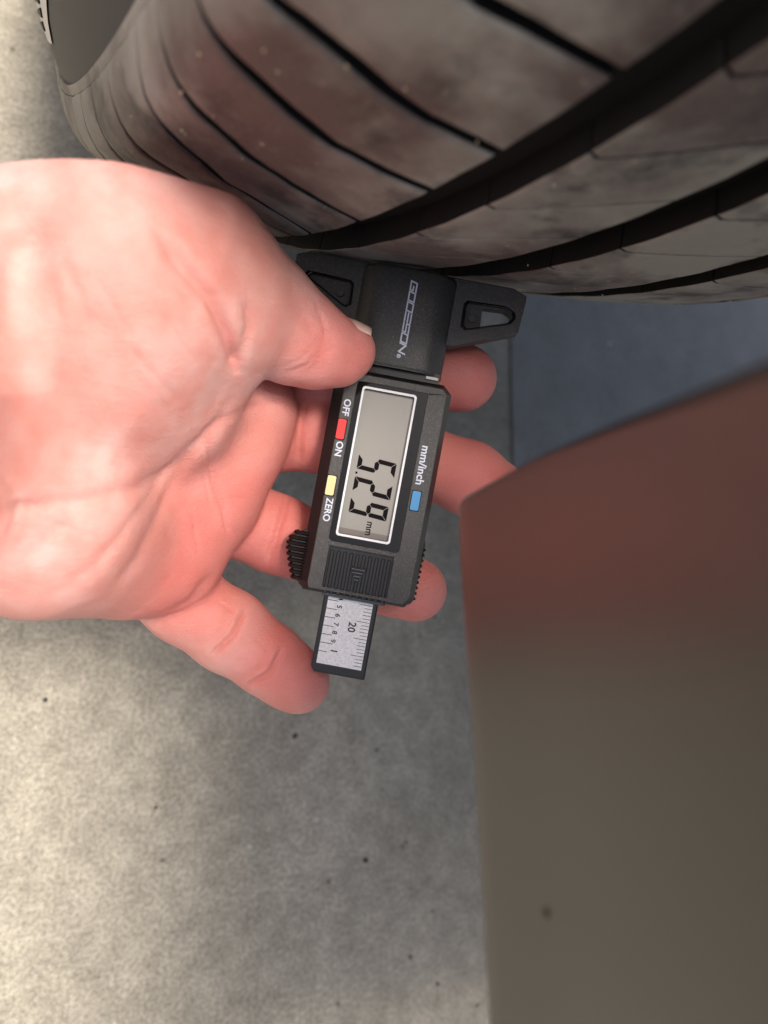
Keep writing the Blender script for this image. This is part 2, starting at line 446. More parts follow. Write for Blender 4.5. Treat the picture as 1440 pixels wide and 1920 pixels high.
    def shoulder_r():
        st = run([0.0, 4.3], -72, 74, [4.4, 4.0, 4.6])
        for s0, s1 in zip(st[:-1], st[1:]):
            block(79, A1, lambda a, s=s0: s + .16 + 0 * a, lambda a, s=s1: s - .16 + 0 * a, 12, 7)
    shoulder_r()
    # the far side of the tyre, out of sight: same blocks joined in one
    mb = MB()
    for lo_a, hi_a in ((-110.8, -53.8), (-44.6, -13.8), (-2.4, 29.5), (39.5, 74), (79, A1)):
        for s in np.arange(80, 282, 5.0):
            v, f = block(lo_a, hi_a, lambda a, s=s: s + .15 + 0 * a, lambda a, s=s: s + 4.85 + 0 * a, 4, 3, name=None)
            mb.add(v, f)
    o = mb.build('tread_blocks', M['tread'], T, sc=1.0, smooth=True); o['kind'] = 'stuff'
    # grit stuck in the tread
    mb = MB()
    def hit(px, py):
        v = pt(px, py, 1.0); t = np.arange(60, 300, .2); P = v * t[:, None] - TC
        a = P @ AX; r = np.sqrt((P ** 2).sum(1) - a * a); i = np.where(r < crown(a))[0]
        if not len(i): return None
        q = P[i[0]]; return a[i[0]], math.degrees(math.atan2(q @ E2, q @ E1)) + 180
    for px, py, r in ((495, 93, .55), (340, 172, .5), (374, 100, .4), (342, 243, .55), (348, 250, .4), (521, 132, .4), (400, 217, .3),
                      (247, 217, .35), (262, 250, .25), (250, 285, .3), (650, 123, .5), (455, 296, .3), (1078, 540, .35), (990, 496, .35), (1130, 552, .35),
                      (1190, 300, .4), (895, 265, .35), (760, 165, .5), (1040, 345, .4)):
        h = hit(px, py)
        if h is None: continue
        p = tyre_pts(h[0], h[1], crown(h[0]) + .1)[0] * 1000
        mb.ball(p, (r * random.uniform(.5, .9), r * random.uniform(.6, 1.1), r * random.uniform(.4, .7)), 7, 5)
    g = mb.build('grit', M['tan'], T, smooth=True); g['kind'] = 'stuff'
    return CAR
CAR = build_tyre()

# ------------------------------------------------------------------ gauge
GD = 219.0
GU = np.array([.983, .182, 0]); GU /= np.linalg.norm(GU)
GY = np.array([GU[1], -GU[0], 0])                             # towards the tyre
def text(name, s, size, x, y, z, m, parent, depth=.04, sx=1.0, spacing=1.0, align='LEFT'):
    cu = bpy.data.curves.new(name, 'FONT'); cu.body = s; cu.size = size; cu.align_x = align; cu.align_y = 'CENTER'
    cu.extrude = depth / 2; cu.space_character = spacing; cu.resolution_u = 4; cu.offset = 0.02 * size
    o = bpy.data.objects.new(name, cu); COL.objects.link(o)
    bpy.context.view_layer.update()
    me = bpy.data.meshes.new_from_object(o.evaluated_get(bpy.context.evaluated_depsgraph_get()))
    bpy.data.objects.remove(o); me.name = name; me.materials.clear()
    # text runs along -y with its tops towards +x
    for v in me.vertices:
        tx, ty, tz = v.co; v.co = ((x + ty) * .001, (y - tx * sx) * .001, (z + tz) * .001)
    return link(name, me, m, parent)

def build_gauge():
    G = root('tread_depth_gauge', 'black digital tread depth gauge reading 5.29 mm pressed against the tyre by the hand', 'depth gauge',
             frame((pt(705, 872, GD)), GU, GY, (0, 0, -1)))
    rr = lambda x0, x1, y0, y1, r, n=4: [(cx + r * math.cos(t), cy + r * math.sin(t)) for cx, cy, a in
          ((x1 - r, y1 - r, 0), (x0 + r, y1 - r, 90), (x0 + r, y0 + r, 180), (x1 - r, y0 + r, 270))
          for t in [math.radians(a + 90 * i / n) for i in range(n + 1)]]
    # body: lower shell and chamfered upper shell with an opening for the screen
    outl = [(-16.2, 23.6), (-13.6, 26.3), (15.0, 26.3), (17.7, 23.8), (17.7, -35.9), (15.3, -38.7), (-14.3, -38.7), (-16.2, -36.4)]
    inner = [(-13.0, 22.6), (-11.6, 24.8), (14.8, 24.8), (16.3, 23.4), (16.3, -35.6), (14.8, -37.6), (-12.8, -37.6), (-13.2, -36.0)]
    scr = rr(-9.4, 10.9, -23.4, 22.7, 1.0)
    slot = [(-8.75, -24.9), (9.75, -24.9), (9.75, -36.6), (-8.75, -36.6)][::-1]
    MB().prism(outl, -11.5, -3.2).build('body', M['satin'], G, bevel=.0004)
    MB().prism(inner, -1.6, 0, holes=[scr, slot]).build('face_plate', M['plastic'], G, bevel=.00030)
    mb = MB(); k = len(outl)
    mb.add([(*p, -3.2) for p in outl] + [(*p, -.25) for p in inner], [(i, (i + 1) % k, k + (i + 1) % k, k + i) for i in range(k)])
    mb.build('chamfer', M['satin'], G)
    # screen: glossy surround plate, white printed frame, sunken display
    win = rr(-7.1, 7.3, -20.8, 20.8, .5)
    MB().prism(scr, -1.62, -.35, holes=[win]).build('screen_surround', M['gloss'], G)
    MB().prism(rr(-7.75, 7.95, -21.6, 21.6, .9), -.35, -.31, holes=[rr(-7.15, 7.35, -20.95, 20.95, .6)]).build('screen_frame', M['white'], G)
    MB().prism(rr(-7.6, 7.8, -21.2, 21.2, .5), -1.9, -1.55).build('screen', M['lcd'], G)
    MB().box(-7.2, 7.4, -20.9, -19.2, -1.56, -1.52).build('screen_shade_strip', M['lcdshade'], G)  # darker strip paints in the bezel's shadow on the display
    # seven-segment digits
    segs = dict(a=0, b=1, c=2, d=3, e=4, f=5, g=6)
    H, Wd, T = 11.1, 4.2, 1.3
    def seg(which):
        hh = H / 2; g = .10
        if which in 'adg':
            y = {'a': H, 'd': 0, 'g': hh}[which]
            if which == 'a': p = [(g, y), (Wd - g, y), (Wd - T - g * .4, y - T), (T + g * .4, y - T)]
            elif which == 'd': p = [(g, 0), (T + g * .4, T), (Wd - T - g * .4, T), (Wd - g, 0)]
            else: p = [(T * .5 + g, hh), (T + g * .3, hh + T / 2), (Wd - T - g * .3, hh + T / 2), (Wd - T * .5 - g, hh), (Wd - T - g * .3, hh - T / 2), (T + g * .3, hh - T / 2)]
        else:
            lft = which in 'ef'; y0, y1 = (hh, H) if which in 'bf' else (0, hh)
            if which in 'bf': p = [(0, y1 - g), (T - g * .3, y1 - T - g), (T - g * .3, y0 + T / 2 + g), (T * .5, y0 + g), (0, y0 + .5)]
            else: p = [(0, y0 + g), (T - g * .3, y0 + T + g), (T - g * .3, y1 - T / 2 - g), (T * .5, y1 - g), (0, y1 - .5)]
            if not lft: p = [(Wd - x, y) for x, y in p]
        return p
    for left, on in ((-2.35, 'afgcd'), (4.1, 'abged'), (10.25, 'abcdfg')):
        d = MB()
        for c in on:
            q = [(-5.35 + y, -(left + x + (y / H) * .85)) for x, y in seg(c)]
            d.prism(q, -1.545, -1.50)
        d.build('digit', M['ink'], G)
    MB().box(-5.45, -4.85, -3.35, -2.75, -1.545, -1.50).build('decimal_point', M['ink'], G)
    text('unit_text', 'mm', 2.9, 1.35, -16.1, -1.53, M['ink'], G, sx=.92)
    # buttons and printed words
    for nm, m, x0, x1, y0, y1 in (('red_button', 'red', -12.75, -10.4, 5.4, 11.1), ('yellow_button', 'yellow', -12.8, -10.35, -10.8, -5.2), ('blue_button', 'blue', 11.65, 14.05, -10.7, -5.2)):
        MB().prism(rr(x0 - .25, x1 + .25, y0 - .25, y1 + .25, .3), .0, .06).build('button_seat', M['gloss'], G)
        MB().prism(rr(x0, x1, y0, y1, .45), .06, .55).build('button', M[m], G, bevel=.0003, smooth=False)['label'] = nm.replace('_', ' ')
    text('lettering', 'OFF', 2.75, -11.3, 17.0, .03, M['bluewhite'], G)
    text('lettering', 'ON', 2.75, -11.3, 4.8, .03, M['bluewhite'], G)
    text('lettering', 'ZERO', 2.75, -11.2, -11.6, .03, M['bluewhite'], G, sx=.95)
    text('lettering', 'mm/inch', 3.2, 12.95, 8.0, .03, M['bluewhite'], G, sx=1.02)
    # ribbed slide
    MB().box(-8.7, 9.7, -38.75, -24.95, -3.0, -.95).build('slide', M['satin'], G)
    for i in range(10):
        x = -8.2 + i * 1.83
        MB().box(x, x + 1.0, -38.4, -25.9, -.96, -.15).build('rib', M['satin'], G, bevel=.0002)
    MB().box(-8.7, 9.8, -39.2, -38.0, -3.4, -.3).build('slide_lip', M['lip'], G, bevel=.0006)
    MB().prism([(-1.9, -29.5), (2.7, -29.5), (.45, -34.0)], -.5, -.02).build('arrow_emblem', M['gloss'], G)
    for i in range(4):
        w = 2.0 * (1 - i / 4.6)
        MB().box(.42 - w, .42 + w, -30.35 - i * 1.0, -29.9 - i * 1.0, -.03, .22).build('arrow_ridge', M['lip'], G, bevel=.00015)
    # side grips
    def edge(y): return float(np.interp(-y, [20.8, 22, 24, 26.6, 29, 33, 36, 38], [15.5, 18.4, 20.5, 21.2, 20.6, 19.2, 18.0, 16.0]))
    ys = np.linspace(-21.2, -37.6, 22)
    MB().prism([(-14.5, -21)] + [(-edge(y) + .9, y) for y in ys] + [(-14.5, -38)], -10.0, -3.0).build('side_grip', M['satin'], G, bevel=.0005)
    for i in range(9):
        y = -22.9 - i * 1.62; mb = MB(); e = edge(y)
        ring = [(.62 * math.cos(t), .62 * math.sin(t)) for t in np.linspace(0, 2 * math.pi, 9)[:-1]]
        xs = [-14.2, -e + .1, -e - .25]; zz = [-2.9, -3.3, -9.5]; v = []
        sec = [(-14.4, -2.7, 1), (-e + .9, -2.9, 1), (-e + .1, -3.5, 1), (-e - .1, -4.6, 1), (-e - .1, -9.6, 1)]
        nrm = [(0, 1), (.3, 1), (.75, .75), (1, .2), (1, 0)]
        for (sx_, sz_, s), (nx, nz) in zip(sec, nrm):
            l = math.hypot(nx, nz)
            for cx, cz in ring: v.append((sx_ - cz * nx / l, y + cx, sz_ + cz * nz / l))
        f = grid_faces(5, 8, False, True) + [tuple(range(8)), tuple(range(32, 40))[::-1]]
        mb.add(v, f); mb.build('grip_ridge', M['gloss'], G, smooth=True)
    MB().prism([(16.5, -17.2), (17.9, -18.5), (18.2, -21), (17.6, -36.5), (16.5, -38)], -9.5, -3.6).build('side_grip', M['satin'], G, bevel=.0004)
    for i in range(10):
        y = -21.4 - i * 1.6
        MB().ball((17.95 - i * .04, y, -4.4), (.75, .55, 1.2), 8, 6).build('grip_bump', M['gloss'], G, smooth=True)
    # head: base plate with two wings, pockets and pins
    head = [(-34.1, 56.6), (-30, 58.2), (30, 58.2), (34.2, 56.6), (34.2, 54.9), (33.6, 45.6), (32.6, 45.0), (15.0, 38.2), (-17.4, 38.6), (-33.2, 47.4), (-34.0, 49.9)][::-1]
    lp = [(-30.6, 51.2), (-29.6, 52.4), (-17.2, 51.9), (-16.2, 51.0), (-15.9, 44.9), (-17.0, 44.0), (-18.2, 44.4)]
    rp = [(16.7, 51.2), (17.6, 52.2), (28.8, 52.6), (31.4, 51.2), (31.9, 49.6), (30.6, 47.8), (18.2, 43.7), (16.9, 44.5)]
    rh = [(22.2, 51.6), (28.6, 51.9), (30.9, 50.9), (31.3, 49.7), (30.2, 48.2), (22.5, 45.4)]
    MB().prism(head, -8.9, -5.3, holes=[lp, rp]).build('base', M['plastic'], G, bevel=.0004)
    MB().prism([(-34.0, 56.0), (34.0, 56.0), (33.6, 45.8), (15, 38.4), (-17.4, 38.8), (-33.8, 49.9)][::-1], -11.5, -7.5, holes=[rh]).build('base_back', M['plastic'], G)
    MB().prism([(-19.6 + 1.15 * math.cos(t), 48.1 + 1.15 * math.sin(t)) for t in np.linspace(0, 6.283, 17)[:-1]], -7.4, -6.3).build('pin', M['plastic'], G, bevel=.0002)
    MB().prism([(19.7 + 1.15 * math.cos(t), 47.6 + 1.15 * math.sin(t)) for t in np.linspace(0, 6.283, 17)[:-1]], -7.4, -6.1).build('pin', M['plastic'], G, bevel=.0002)
    def about(p, k):
        cx = sum(q[0] for q in p) / len(p); cy = sum(q[1] for q in p) / len(p)
        return [(cx + (q[0] - cx) * k, cy + (q[1] - cy) * k) for q in p]
    for p in (lp, rp):
        MB().prism(about(p, 1.035), -7.6, -5.22, holes=[about(p, .90)]).build('pocket_rim', M['gloss'], G, bevel=.00025)
    # bridge over the head
    cs = [(-14.2, -9), (-14.0, -5.6), (-13.2, -4.2), (-11.8, -2.4), (-10.2, -.9), (-8.4, -.1), (-6, .15), (0, .25), (5.2, .15), (7.8, -.1), (9.6, -.9), (11.4, -2.4), (12.9, -4.2), (13.7, -5.6), (14.0, -9)]
    yl = [57.4, 57.0, 56.0, 46, 37, 29.2, 28.5, 28.2]; dz = [-1.6, -.5, 0, 0, 0, 0, -.25, -.9]
    v = [(x, y, (z + d if z > -8 else z)) for y, d in zip(yl, dz) for x, z in cs]
    n = len(cs); f = grid_faces(len(yl), n, False) + [tuple(range(n)), tuple(range(len(v) - n, len(v)))[::-1]]
    mb = MB().add(v, f); mb.build('bridge', M['plastic'], G, smooth=True)
    MB().box(-13.2, 13.4, 23.5, 29.0, -9.5, -3.0).build('neck', M['satin'], G)
    MB().box(9.3, 13.2, 27.0, 28.1, -3.4, -2.4).build('spring_clip', M['steel'], G, bevel=.0002)
    # maker's word on the bridge
    h, w, tk = 1.72, 2.45, .42
    strokes = {'G': [[(w, h), (0, h), (0, 0), (w, 0), (w, h * .5), (w * .5, h * .5)]], 'O': [[(0, 0), (w, 0), (w, h), (0, h), (0, 0)]], 'D': [[(0, 0), (w, 0), (w, h), (0, h), (0, 0)]],
               'E': [[(w, h), (0, h)], [(w, h * .5), (0, h * .5)], [(w, 0), (0, 0)]], 'S': [[(w, h), (0, h), (0, h * .5), (w, h * .5), (w, 0), (0, 0)]],
               'N': [[(0, 0), (0, h)], [(0, h), (w, 0)], [(w, 0), (w, h)]]}
    x0 = -53.2
    for ch in 'GODESON':
        mb = MB()
        for st in strokes[ch]:
            for (xa, ya), (xb, yb) in zip(st[:-1], st[1:]):
                dx, dy = xb - xa, yb - ya; L = math.hypot(dx, dy); ux, uy = dx / L * tk / 2, dy / L * tk / 2
                q = [(xa - ux - uy, ya - uy + ux), (xb + ux - uy, yb + uy + ux), (xb + ux + uy, yb + uy - ux), (xa - ux + uy, ya - uy - ux)]
                q = [(.45 + b, -(x0 + a + b * .30)) for a, b in q]
                mb.prism(q, .26, .30)
        mb.build('brand_letter', M['bluewhite'], G); x0 += w + .53
    text('brand_mark', '\u00ae', 1.5, .6, -x0 - .2, .28, M['bluewhite'], G)
    # measuring rod with engraved scale
    rod = [(-7.95, -30), (-7.95, -60.0), (-7.0, -61.4), (7.9, -61.4), (7.9, -30)]
    MB().prism(rod, -6.8, -2.6).build('rod', M['satin'], G, bevel=.0004)
    S = MB().box(-6.6, 6.45, -58.7, -36, -2.6, -2.42).build('scale_plate', M['scale'], G)
    tl = MB(); z0, z1 = -2.42, -2.39
    for i in range(-1, 7):
        y = -42.75 - (i - 1) * 2.48 + 0
        ln = 3.6 if i == 5 + 0 else 3.0
        if i == 6: ln = 2.4
        if y < -58.6: continue
        tl.box(-6.55, -6.55 + ln, y - .09, y + .09, z0, z1)
    for i in range(0, 19):
        y = -40.0 - i * .985
        if y < -58.5: continue
        ln = 3.7 if i % 5 == 0 else 2.1 + (.25 if i % 5 in (2, 3) else 0)
        tl.box(6.35 - ln, 6.35, y - .075, y + .075, z0, z1)
    tl.build('graduations', M['black'], G)['kind'] = 'stuff'
    for s_, y in (('4', -38.95), ('5', -41.3), ('6', -43.8), ('7', -46.35), ('8', -48.8), ('9', -51.25)):
        text('scale_number', s_, 2.0, -3.05, y, -2.41, M['black'], G, sx=1.0)
    text('scale_number', '1', 2.7, -2.3, -53.9, -2.41, M['black'], G)
    text('scale_number', '20', 3.0, 1.5, -45.4, -2.41, M['black'], G, sx=1.0)
build_gauge()

# ------------------------------------------------------------------ hand (one continuous surface)
def smin(a, b, k):
    h = np.clip(.5 + .5 * (b - a) / k, 0, 1)
    return b * (1 - h) + a * h - k * h * (1 - h)

def build_hand():
    VOX = .56
    lo = np.array([-128., -72, 98]); hi = np.array([42., 68, 264])
    dim = np.ceil((hi - lo) / VOX).astype(int)
    D = {}
    def newfield(): return np.full(dim, 50., np.float32)
    ax = [lo[i] + VOX * np.arange(dim[i]) for i in range(3)]
    def sub(pmin, pmax):
        a = np.maximum(((pmin - lo) / VOX).astype(int), 0); b = np.minimum(np.ceil((pmax - lo) / VOX).astype(int) + 1, dim)
        if (b <= a).any(): return None, None
        sl = tuple(slice(a[i], b[i]) for i in range(3))
        g = np.stack(np.meshgrid(*[ax[i][sl[i]] for i in range(3)], indexing='ij'), -1).astype(np.float32)
        return sl, g
    def cone(field, p, q, r0, r1, k, flat=None):
        """tapered capsule from p to q; flat=(direction, factor) squashes it"""
        p, q = np.array(p), np.array(q); R = max(r0, r1) + max(k, 1) + 4
        sl, g = sub(np.minimum(p, q) - R, np.maximum(p, q) + R)
        if sl is None: return
        d = q - p; L2 = float(d @ d) + 1e-9
        t = np.clip(((g - p) @ d) / L2, 0, 1)[..., None]
        e = g - p - t * d
        if flat is not None:
            n = np.array(flat[0], float); n /= np.linalg.norm(n)
            e = e + ((e @ n) * (flat[1] - 1))[..., None] * n
        s = np.sqrt((e ** 2).sum(-1)) - (r0 + (r1 - r0) * t[..., 0])
        field[sl] = smin(field[sl], s, k) if k > 0 else np.minimum(field[sl], s)
    def chain(field, pts, k):
        for (a, b) in zip(pts[:-1], pts[1:]): cone(field, pt(*a[:3]), pt(*b[:3]), a[3], b[3], k)
    palm = newfield()
    # forearm and wrist
    cone(palm, pt(-1100, 650, 80), pt(-120, 640, 158), 26, 24, 8); cone(palm, pt(-1100, 800, 80), pt(-120, 820, 160), 24, 22, 8)
    cone(palm, pt(-120, 640, 160), pt(60, 610, 178), 24, 24, 8); cone(palm, pt(-120, 850, 162), pt(70, 930, 180), 23, 22, 8)
    # metacarpals
    for a, b in (((60, 640, 190, 20), (455, 760, 228, 12.5)), ((60, 740, 192, 20), (430, 850, 229, 13)),
                 ((60, 850, 192, 20), (380, 955, 228, 13)), ((40, 955, 190, 20), (310, 1065, 224, 13.2))):
        cone(palm, pt(*a[:3]), pt(*b[:3]), a[3], b[3], 13)
    cone(palm, pt(90, 990, 184), pt(230, 1045, 208), 20, 14, 14)             # heel on the little finger side
    # pads under the fingers
    for a in ((480, 765, 224, 11.3), (446, 850, 223, 11.6), (398, 945, 222, 12), (325, 1052, 219, 12)):
        cone(palm, pt(*a[:3]), pt(a[0] - 40, a[1] - 14, a[2] - 3), a[3] - .4, a[3] - .4, 9)
    # ball of the thumb
    th = newfield()
    chain(th, [(40, 560, 172, 27), (220, 548, 181, 30), (340, 545, 189, 25.5), (420, 585, 195, 18)], 8)
    cone(th, pt(190, 710, 186), pt(322, 762, 199), 24.5, 16.5, 12)
    palm = smin(palm, th, 8)
    # thumb itself
    tb = newfield()
    chain(tb, [(395, 530, 192, 19), (485, 582, 199, 14.9), (552, 630, 204, 12.9), (597, 652, 206, 10.9), (637, 662, 209, 8.7), (654, 657, 210, 7.3)], 2)
    hand = smin(palm, tb, 2.2)
    for pts in ([(430, 745, 236, 12), (520, 725, 241, 11.5), (620, 716, 242, 10.6), (800, 706, 242, 10.4), (868, 709, 242.5, 10.6)],
                [(420, 838, 236, 12.5), (520, 805, 241, 12.6), (600, 814, 242, 11.8), (760, 852, 242, 11.0), (880, 897, 242, 11.3), (935, 925, 242, 9.8)],
                [(350, 935, 234, 12.5), (440, 968, 240, 12.4), (520, 1002, 242, 12.0), (640, 1050, 242, 11.0), (730, 1090, 242, 10.2), (778, 1106, 242, 10.0)],
                [(285, 1075, 226, 12.2), (345, 1128, 230, 12.0), (430, 1184, 232, 12.0), (505, 1238, 232, 10.5), (545, 1269, 232, 9.5), (563, 1281, 232, 8.9)]):
        fld = newfield(); chain(fld, [p for p in pts], 3)
        hand = smin(hand, fld, 2.0)
    # ---- surface nets
    S = hand; neg = S < 0
    cnt = np.zeros(np.array(S.shape) - 1, np.int8)
    for i in (0, 1):
        for j in (0, 1):
            for k in (0, 1): cnt += neg[i:i + cnt.shape[0], j:j + cnt.shape[1], k:k + cnt.shape[2]]
    cells = np.argwhere((cnt > 0) & (cnt < 8))
    idx = -np.ones(cnt.shape, np.int32); idx[tuple(cells.T)] = np.arange(len(cells))
    acc = np.zeros((len(cells), 3)); num = np.zeros(len(cells))
    corners = [(i, j, k) for i in (0, 1) for j in (0, 1) for k in (0, 1)]
    for a in corners:
        for b in corners:
            if sum(b) - sum(a) == 1 and all(y >= x for x, y in zip(a, b)):
                va = S[tuple((cells + a).T)]; vb = S[tuple((cells + b).T)]
                m = (va < 0) != (vb < 0); t = np.where(m, va / (va - vb + 1e-12), 0)
                acc[m] += (np.array(a) + t[:, None] * (np.array(b) - np.array(a)))[m]; num[m] += 1
    V = lo + VOX * (cells + acc / num[:, None])
    faces = []
    for axn in range(3):
        u, v = [(1, 2), (2, 0), (0, 1)][axn]
        s0 = [slice(None)] * 3; s1 = [slice(None)] * 3; s0[axn] = slice(0, -1); s1[axn] = slice(1, None)
        e = np.argwhere(neg[tuple(s0)] != neg[tuple(s1)])
        e = e[(e[:, u] > 0) & (e[:, v] > 0) & (e[:, u] < S.shape[u] - 1) & (e[:, v] < S.shape[v] - 1)]
        inside = neg[tuple(e.T)]
        du = np.zeros(3, int); du[u] = 1; dv = np.zeros(3, int); dv[v] = 1
        q = np.stack([idx[tuple((e - du - dv).T)], idx[tuple((e - dv).T)], idx[tuple(e.T)], idx[tuple((e - du).T)]], 1)
        q[~inside] = q[~inside][:, ::-1]
        faces.append(q)
    Fq = np.concatenate(faces); Fq = Fq[(Fq >= 0).all(1)]
    # smooth
    ed = np.concatenate([Fq[:, [i, (i + 1) % 4]] for i in range(4)]); ed = np.concatenate([ed, ed[:, ::-1]])
    deg = np.bincount(ed[:, 0], minlength=len(V)).astype(float)
    def lap(X):
        return np.stack([np.bincount(ed[:, 0], X[ed[:, 1], c], len(V)) for c in range(3)], 1) / deg[:, None]
    for _ in range(10):
        V = V + .55 * (lap(V) - V)
    def normals(V):
        a = V[Fq[:, 2]] - V[Fq[:, 0]]; b = V[Fq[:, 3]] - V[Fq[:, 1]]; n = np.cross(a, b)
        N = np.zeros_like(V)
        for c in range(4): np.add.at(N, Fq[:, c], n)
        return N / (np.linalg.norm(N, axis=1, keepdims=True) + 1e-9)
    N = normals(V)
    # flexion creases: shallow furrows pressed into the palm side
    px = V[:, 0] / V[:, 2] * F + 720; py = V[:, 1] / V[:, 2] * F + 960
    front = np.clip(-(N * V).sum(1) / np.linalg.norm(V, axis=1) * 2.5, 0, 1)
    def furrow(poly, depth, w, zr=(0, 999)):
        q = np.array(poly, float); best = np.full(len(V), 1e9); along = np.zeros(len(V)); tot = len(q) - 1
        for i in range(tot):
            d = q[i + 1] - q[i]; t = np.clip(((px - q[i, 0]) * d[0] + (py - q[i, 1]) * d[1]) / (d @ d), 0, 1)
            e = np.hypot(px - q[i, 0] - t * d[0], py - q[i, 1] - t * d[1])
            m = e < best; best[m] = e[m]; along[m] = (i + t[m]) / tot
        mm = best * V[:, 2] / F
        ok = (V[:, 2] > zr[0]) & (V[:, 2] < zr[1])
        fade = np.clip(np.minimum(along, 1 - along) * 6 + .15, 0, 1)
        return np.where(ok, depth * (np.exp(-(mm / w) ** 2) - .10 * np.exp(-((mm - 2.2 * w) / (1.4 * w)) ** 2)) * fade * front, 0)
    disp = np.zeros(len(V))
    for poly, dp, w in (
            ([(290, 420), (345, 500), (395, 560), (425, 620), (438, 670), (446, 705)], 1.7, 1.6), ([(462, 560), (466, 610), (455, 655), (440, 690)], .6, 1.2),
            ([(60, 400), (50, 480), (40, 560), (30, 660), (25, 740)], 3.6, 5), ([(20, 420), (8, 560), (0, 700)], 1.2, 4),
            ([(442, 735), (405, 800), (345, 868), (260, 915), (160, 938), (60, 950), (15, 960)], .8, 1.7),
            ([(545, 745), (470, 765), (400, 800), (335, 860), (280, 930), (230, 1000), (180, 1060), (120, 1095)], .42, 1.2),
            ([(420, 800), (367, 845), (322, 905), (293, 975), (257, 1050), (205, 1120)], .6, 1.4),
            ([(405, 1070), (360, 1130), (300, 1165), (265, 1165)], 1.0, 1.6),
            ([(392, 800), (398, 880), (420, 940), (428, 1010)], .35, .9), ([(40, 1065), (120, 985), (150, 930)], .35, 2.0),
            ([(560, 580), (600, 640), (590, 690), (500, 705)], .35, 1.6), ([(585, 570), (620, 640), (600, 700)], .25, 1.2),
            ([(463, 1140), (438, 1190), (390, 1235)], .85, .9), ([(440, 1120), (415, 1175), (370, 1215)], .3, .9),
            ([(530, 1215), (509, 1258), (463, 1288)], .8, .9), ([(300, 470), (380, 600)], .4, 2), ([(150, 560), (250, 700), (330, 800)], .3, 3), ([(510, 1205), (490, 1248), (450, 1276)], .35, .8),
            ([(384, 800), (390, 850), (398, 905), (416, 955), (428, 1005)], .30, .55), ([(374, 840), (384, 900), (396, 955)], .2, .5),
            ([(428, 932), (455, 936)], .2, .45), ([(425, 985), (450, 1000)], .18, .45), ([(360, 960), (372, 1040)], .18, .5),
            ([(300, 590), (375, 690)], .22, .7), ([(335, 545), (405, 640)], .2, .7), ([(240, 650), (345, 765)], .22, .8), ([(180, 520), (250, 640)], .2, .9),
            ([(40, 938), (110, 985), (190, 1010)], .3, .7), ([(40, 938), (15, 1010)], .35, .8), ([(40, 935), (-10, 870)], .4, 1.0),
            ([(590, 560), (610, 615), (603, 668), (575, 705)], .25, .6), ([(545, 700), (575, 685), (600, 660)], .22, .5), ([(530, 690), (565, 672), (590, 645)], .18, .5),
            ([(405, 1125), (440, 1148)], .16, .45), ([(400, 1150), (430, 1172)], .16, .45), ([(470, 1190), (505, 1222)], .14, .45), ([(455, 1205), (492, 1240)], .14, .45),
            ([(447, 1128), (424, 1182), (380, 1224)], .25, .55), ([(520, 1230), (500, 1268), (470, 1290)], .25, .55),
            ([(110, 470), (150, 560), (170, 660)], .25, 1.2), ([(95, 520), (120, 640), (125, 760)], .25, 1.2)):
        disp += furrow(poly, dp, w)
    V = V - N * disp[:, None]
    for pl, z0 in (([(575, 740), (562, 800), (560, 870)], 225), ([(545, 915), (520, 1000), (500, 1060)], 225)):
        V = V - N * furrow(pl, .8, 1.0, (z0, 300))[:, None]
    # flush: blood in the finger pads and the folds
    flush = np.clip(disp / 1.1, 0, 1) * np.clip((px - 330) / 120, 0, 1) * .6
    for (x, y, d), r in (((868, 709, 236), 17), ((900, 900, 236), 17), ((778, 1106, 236), 15), ((540, 1240, 226), 14), ((560, 1010, 238), 20), ((580, 810, 238), 20), ((420, 980, 215), 18), ((620, 650, 205), 14), ((330, 1100, 212), 14)):
        flush += np.exp(-((V - pt(x, y, d)) ** 2).sum(1) / r ** 2) * 1.3
    org = pt(0, 740, 175)
    Rm = frame(org, (1, 0, 0), (0, -1, 0), (0, 0, -1))
    Vl = (V - org) * np.array([1, -1, -1]) / 1000
    H = root('hand', 'left hand, palm up, pinching the black gauge between thumb and fingers', 'hand', Rm)
    me = bpy.data.meshes.new('palm_and_fingers'); me.from_pydata(Vl.tolist(), [], Fq.tolist()); me.update()
    at = me.attributes.new('flush', 'FLOAT', 'POINT'); at.data.foreach_set('value', np.clip(flush, 0, 1).astype(np.float32))
    link('skin', me, M['skin'], H, smooth=True)
    # thumb nail: a curved plate on the far side of the tip
    c = pt(646, 657, 209.5); axd = pt(660, 660, 210.5) - pt(600, 640, 207); axd /= np.linalg.norm(axd)
    out = np.array([.2, -.95, .10]); out -= axd * (out @ axd); out /= np.linalg.norm(out); sd = np.cross(axd, out)
    v = []; n, m_ = 9, 11
    for i in range(n):
        t = -1 + 2 * i / (n - 1)
        for j in range(m_):
            b = math.radians(-58 + 116 * j / (m_ - 1)); r = 8.2 - .25 * t * t
            v.append(c + axd * (t * 5.0 + .1 - .8 * (b ** 2)) + (out * math.cos(b) + sd * math.sin(b)) * r + out * (.45 - .3 * max(t, 0)))
    v = np.array(v); k = len(v)
    vin = v - out * .5
    allv = np.concatenate([v, vin]); f = grid_faces(n, m_) + [tuple(i + k for i in q[::-1]) for q in grid_faces(n, m_)]
    per = list(range(m_)) + [i * m_ + m_ - 1 for i in range(1, n)] + list(range((n - 1) * m_ + m_ - 2, (n - 1) * m_ - 1, -1)) + [i * m_ for i in range(n - 2, 0, -1)]
    f += [(per[(i + 1) % len(per)], per[i], per[i] + k, per[(i + 1) % len(per)] + k) for i in range(len(per))]
    obj('thumb_nail', (allv - org) * np.array([1, -1, -1]) / 1000, f, M['nail'], H, smooth=True)
build_hand()

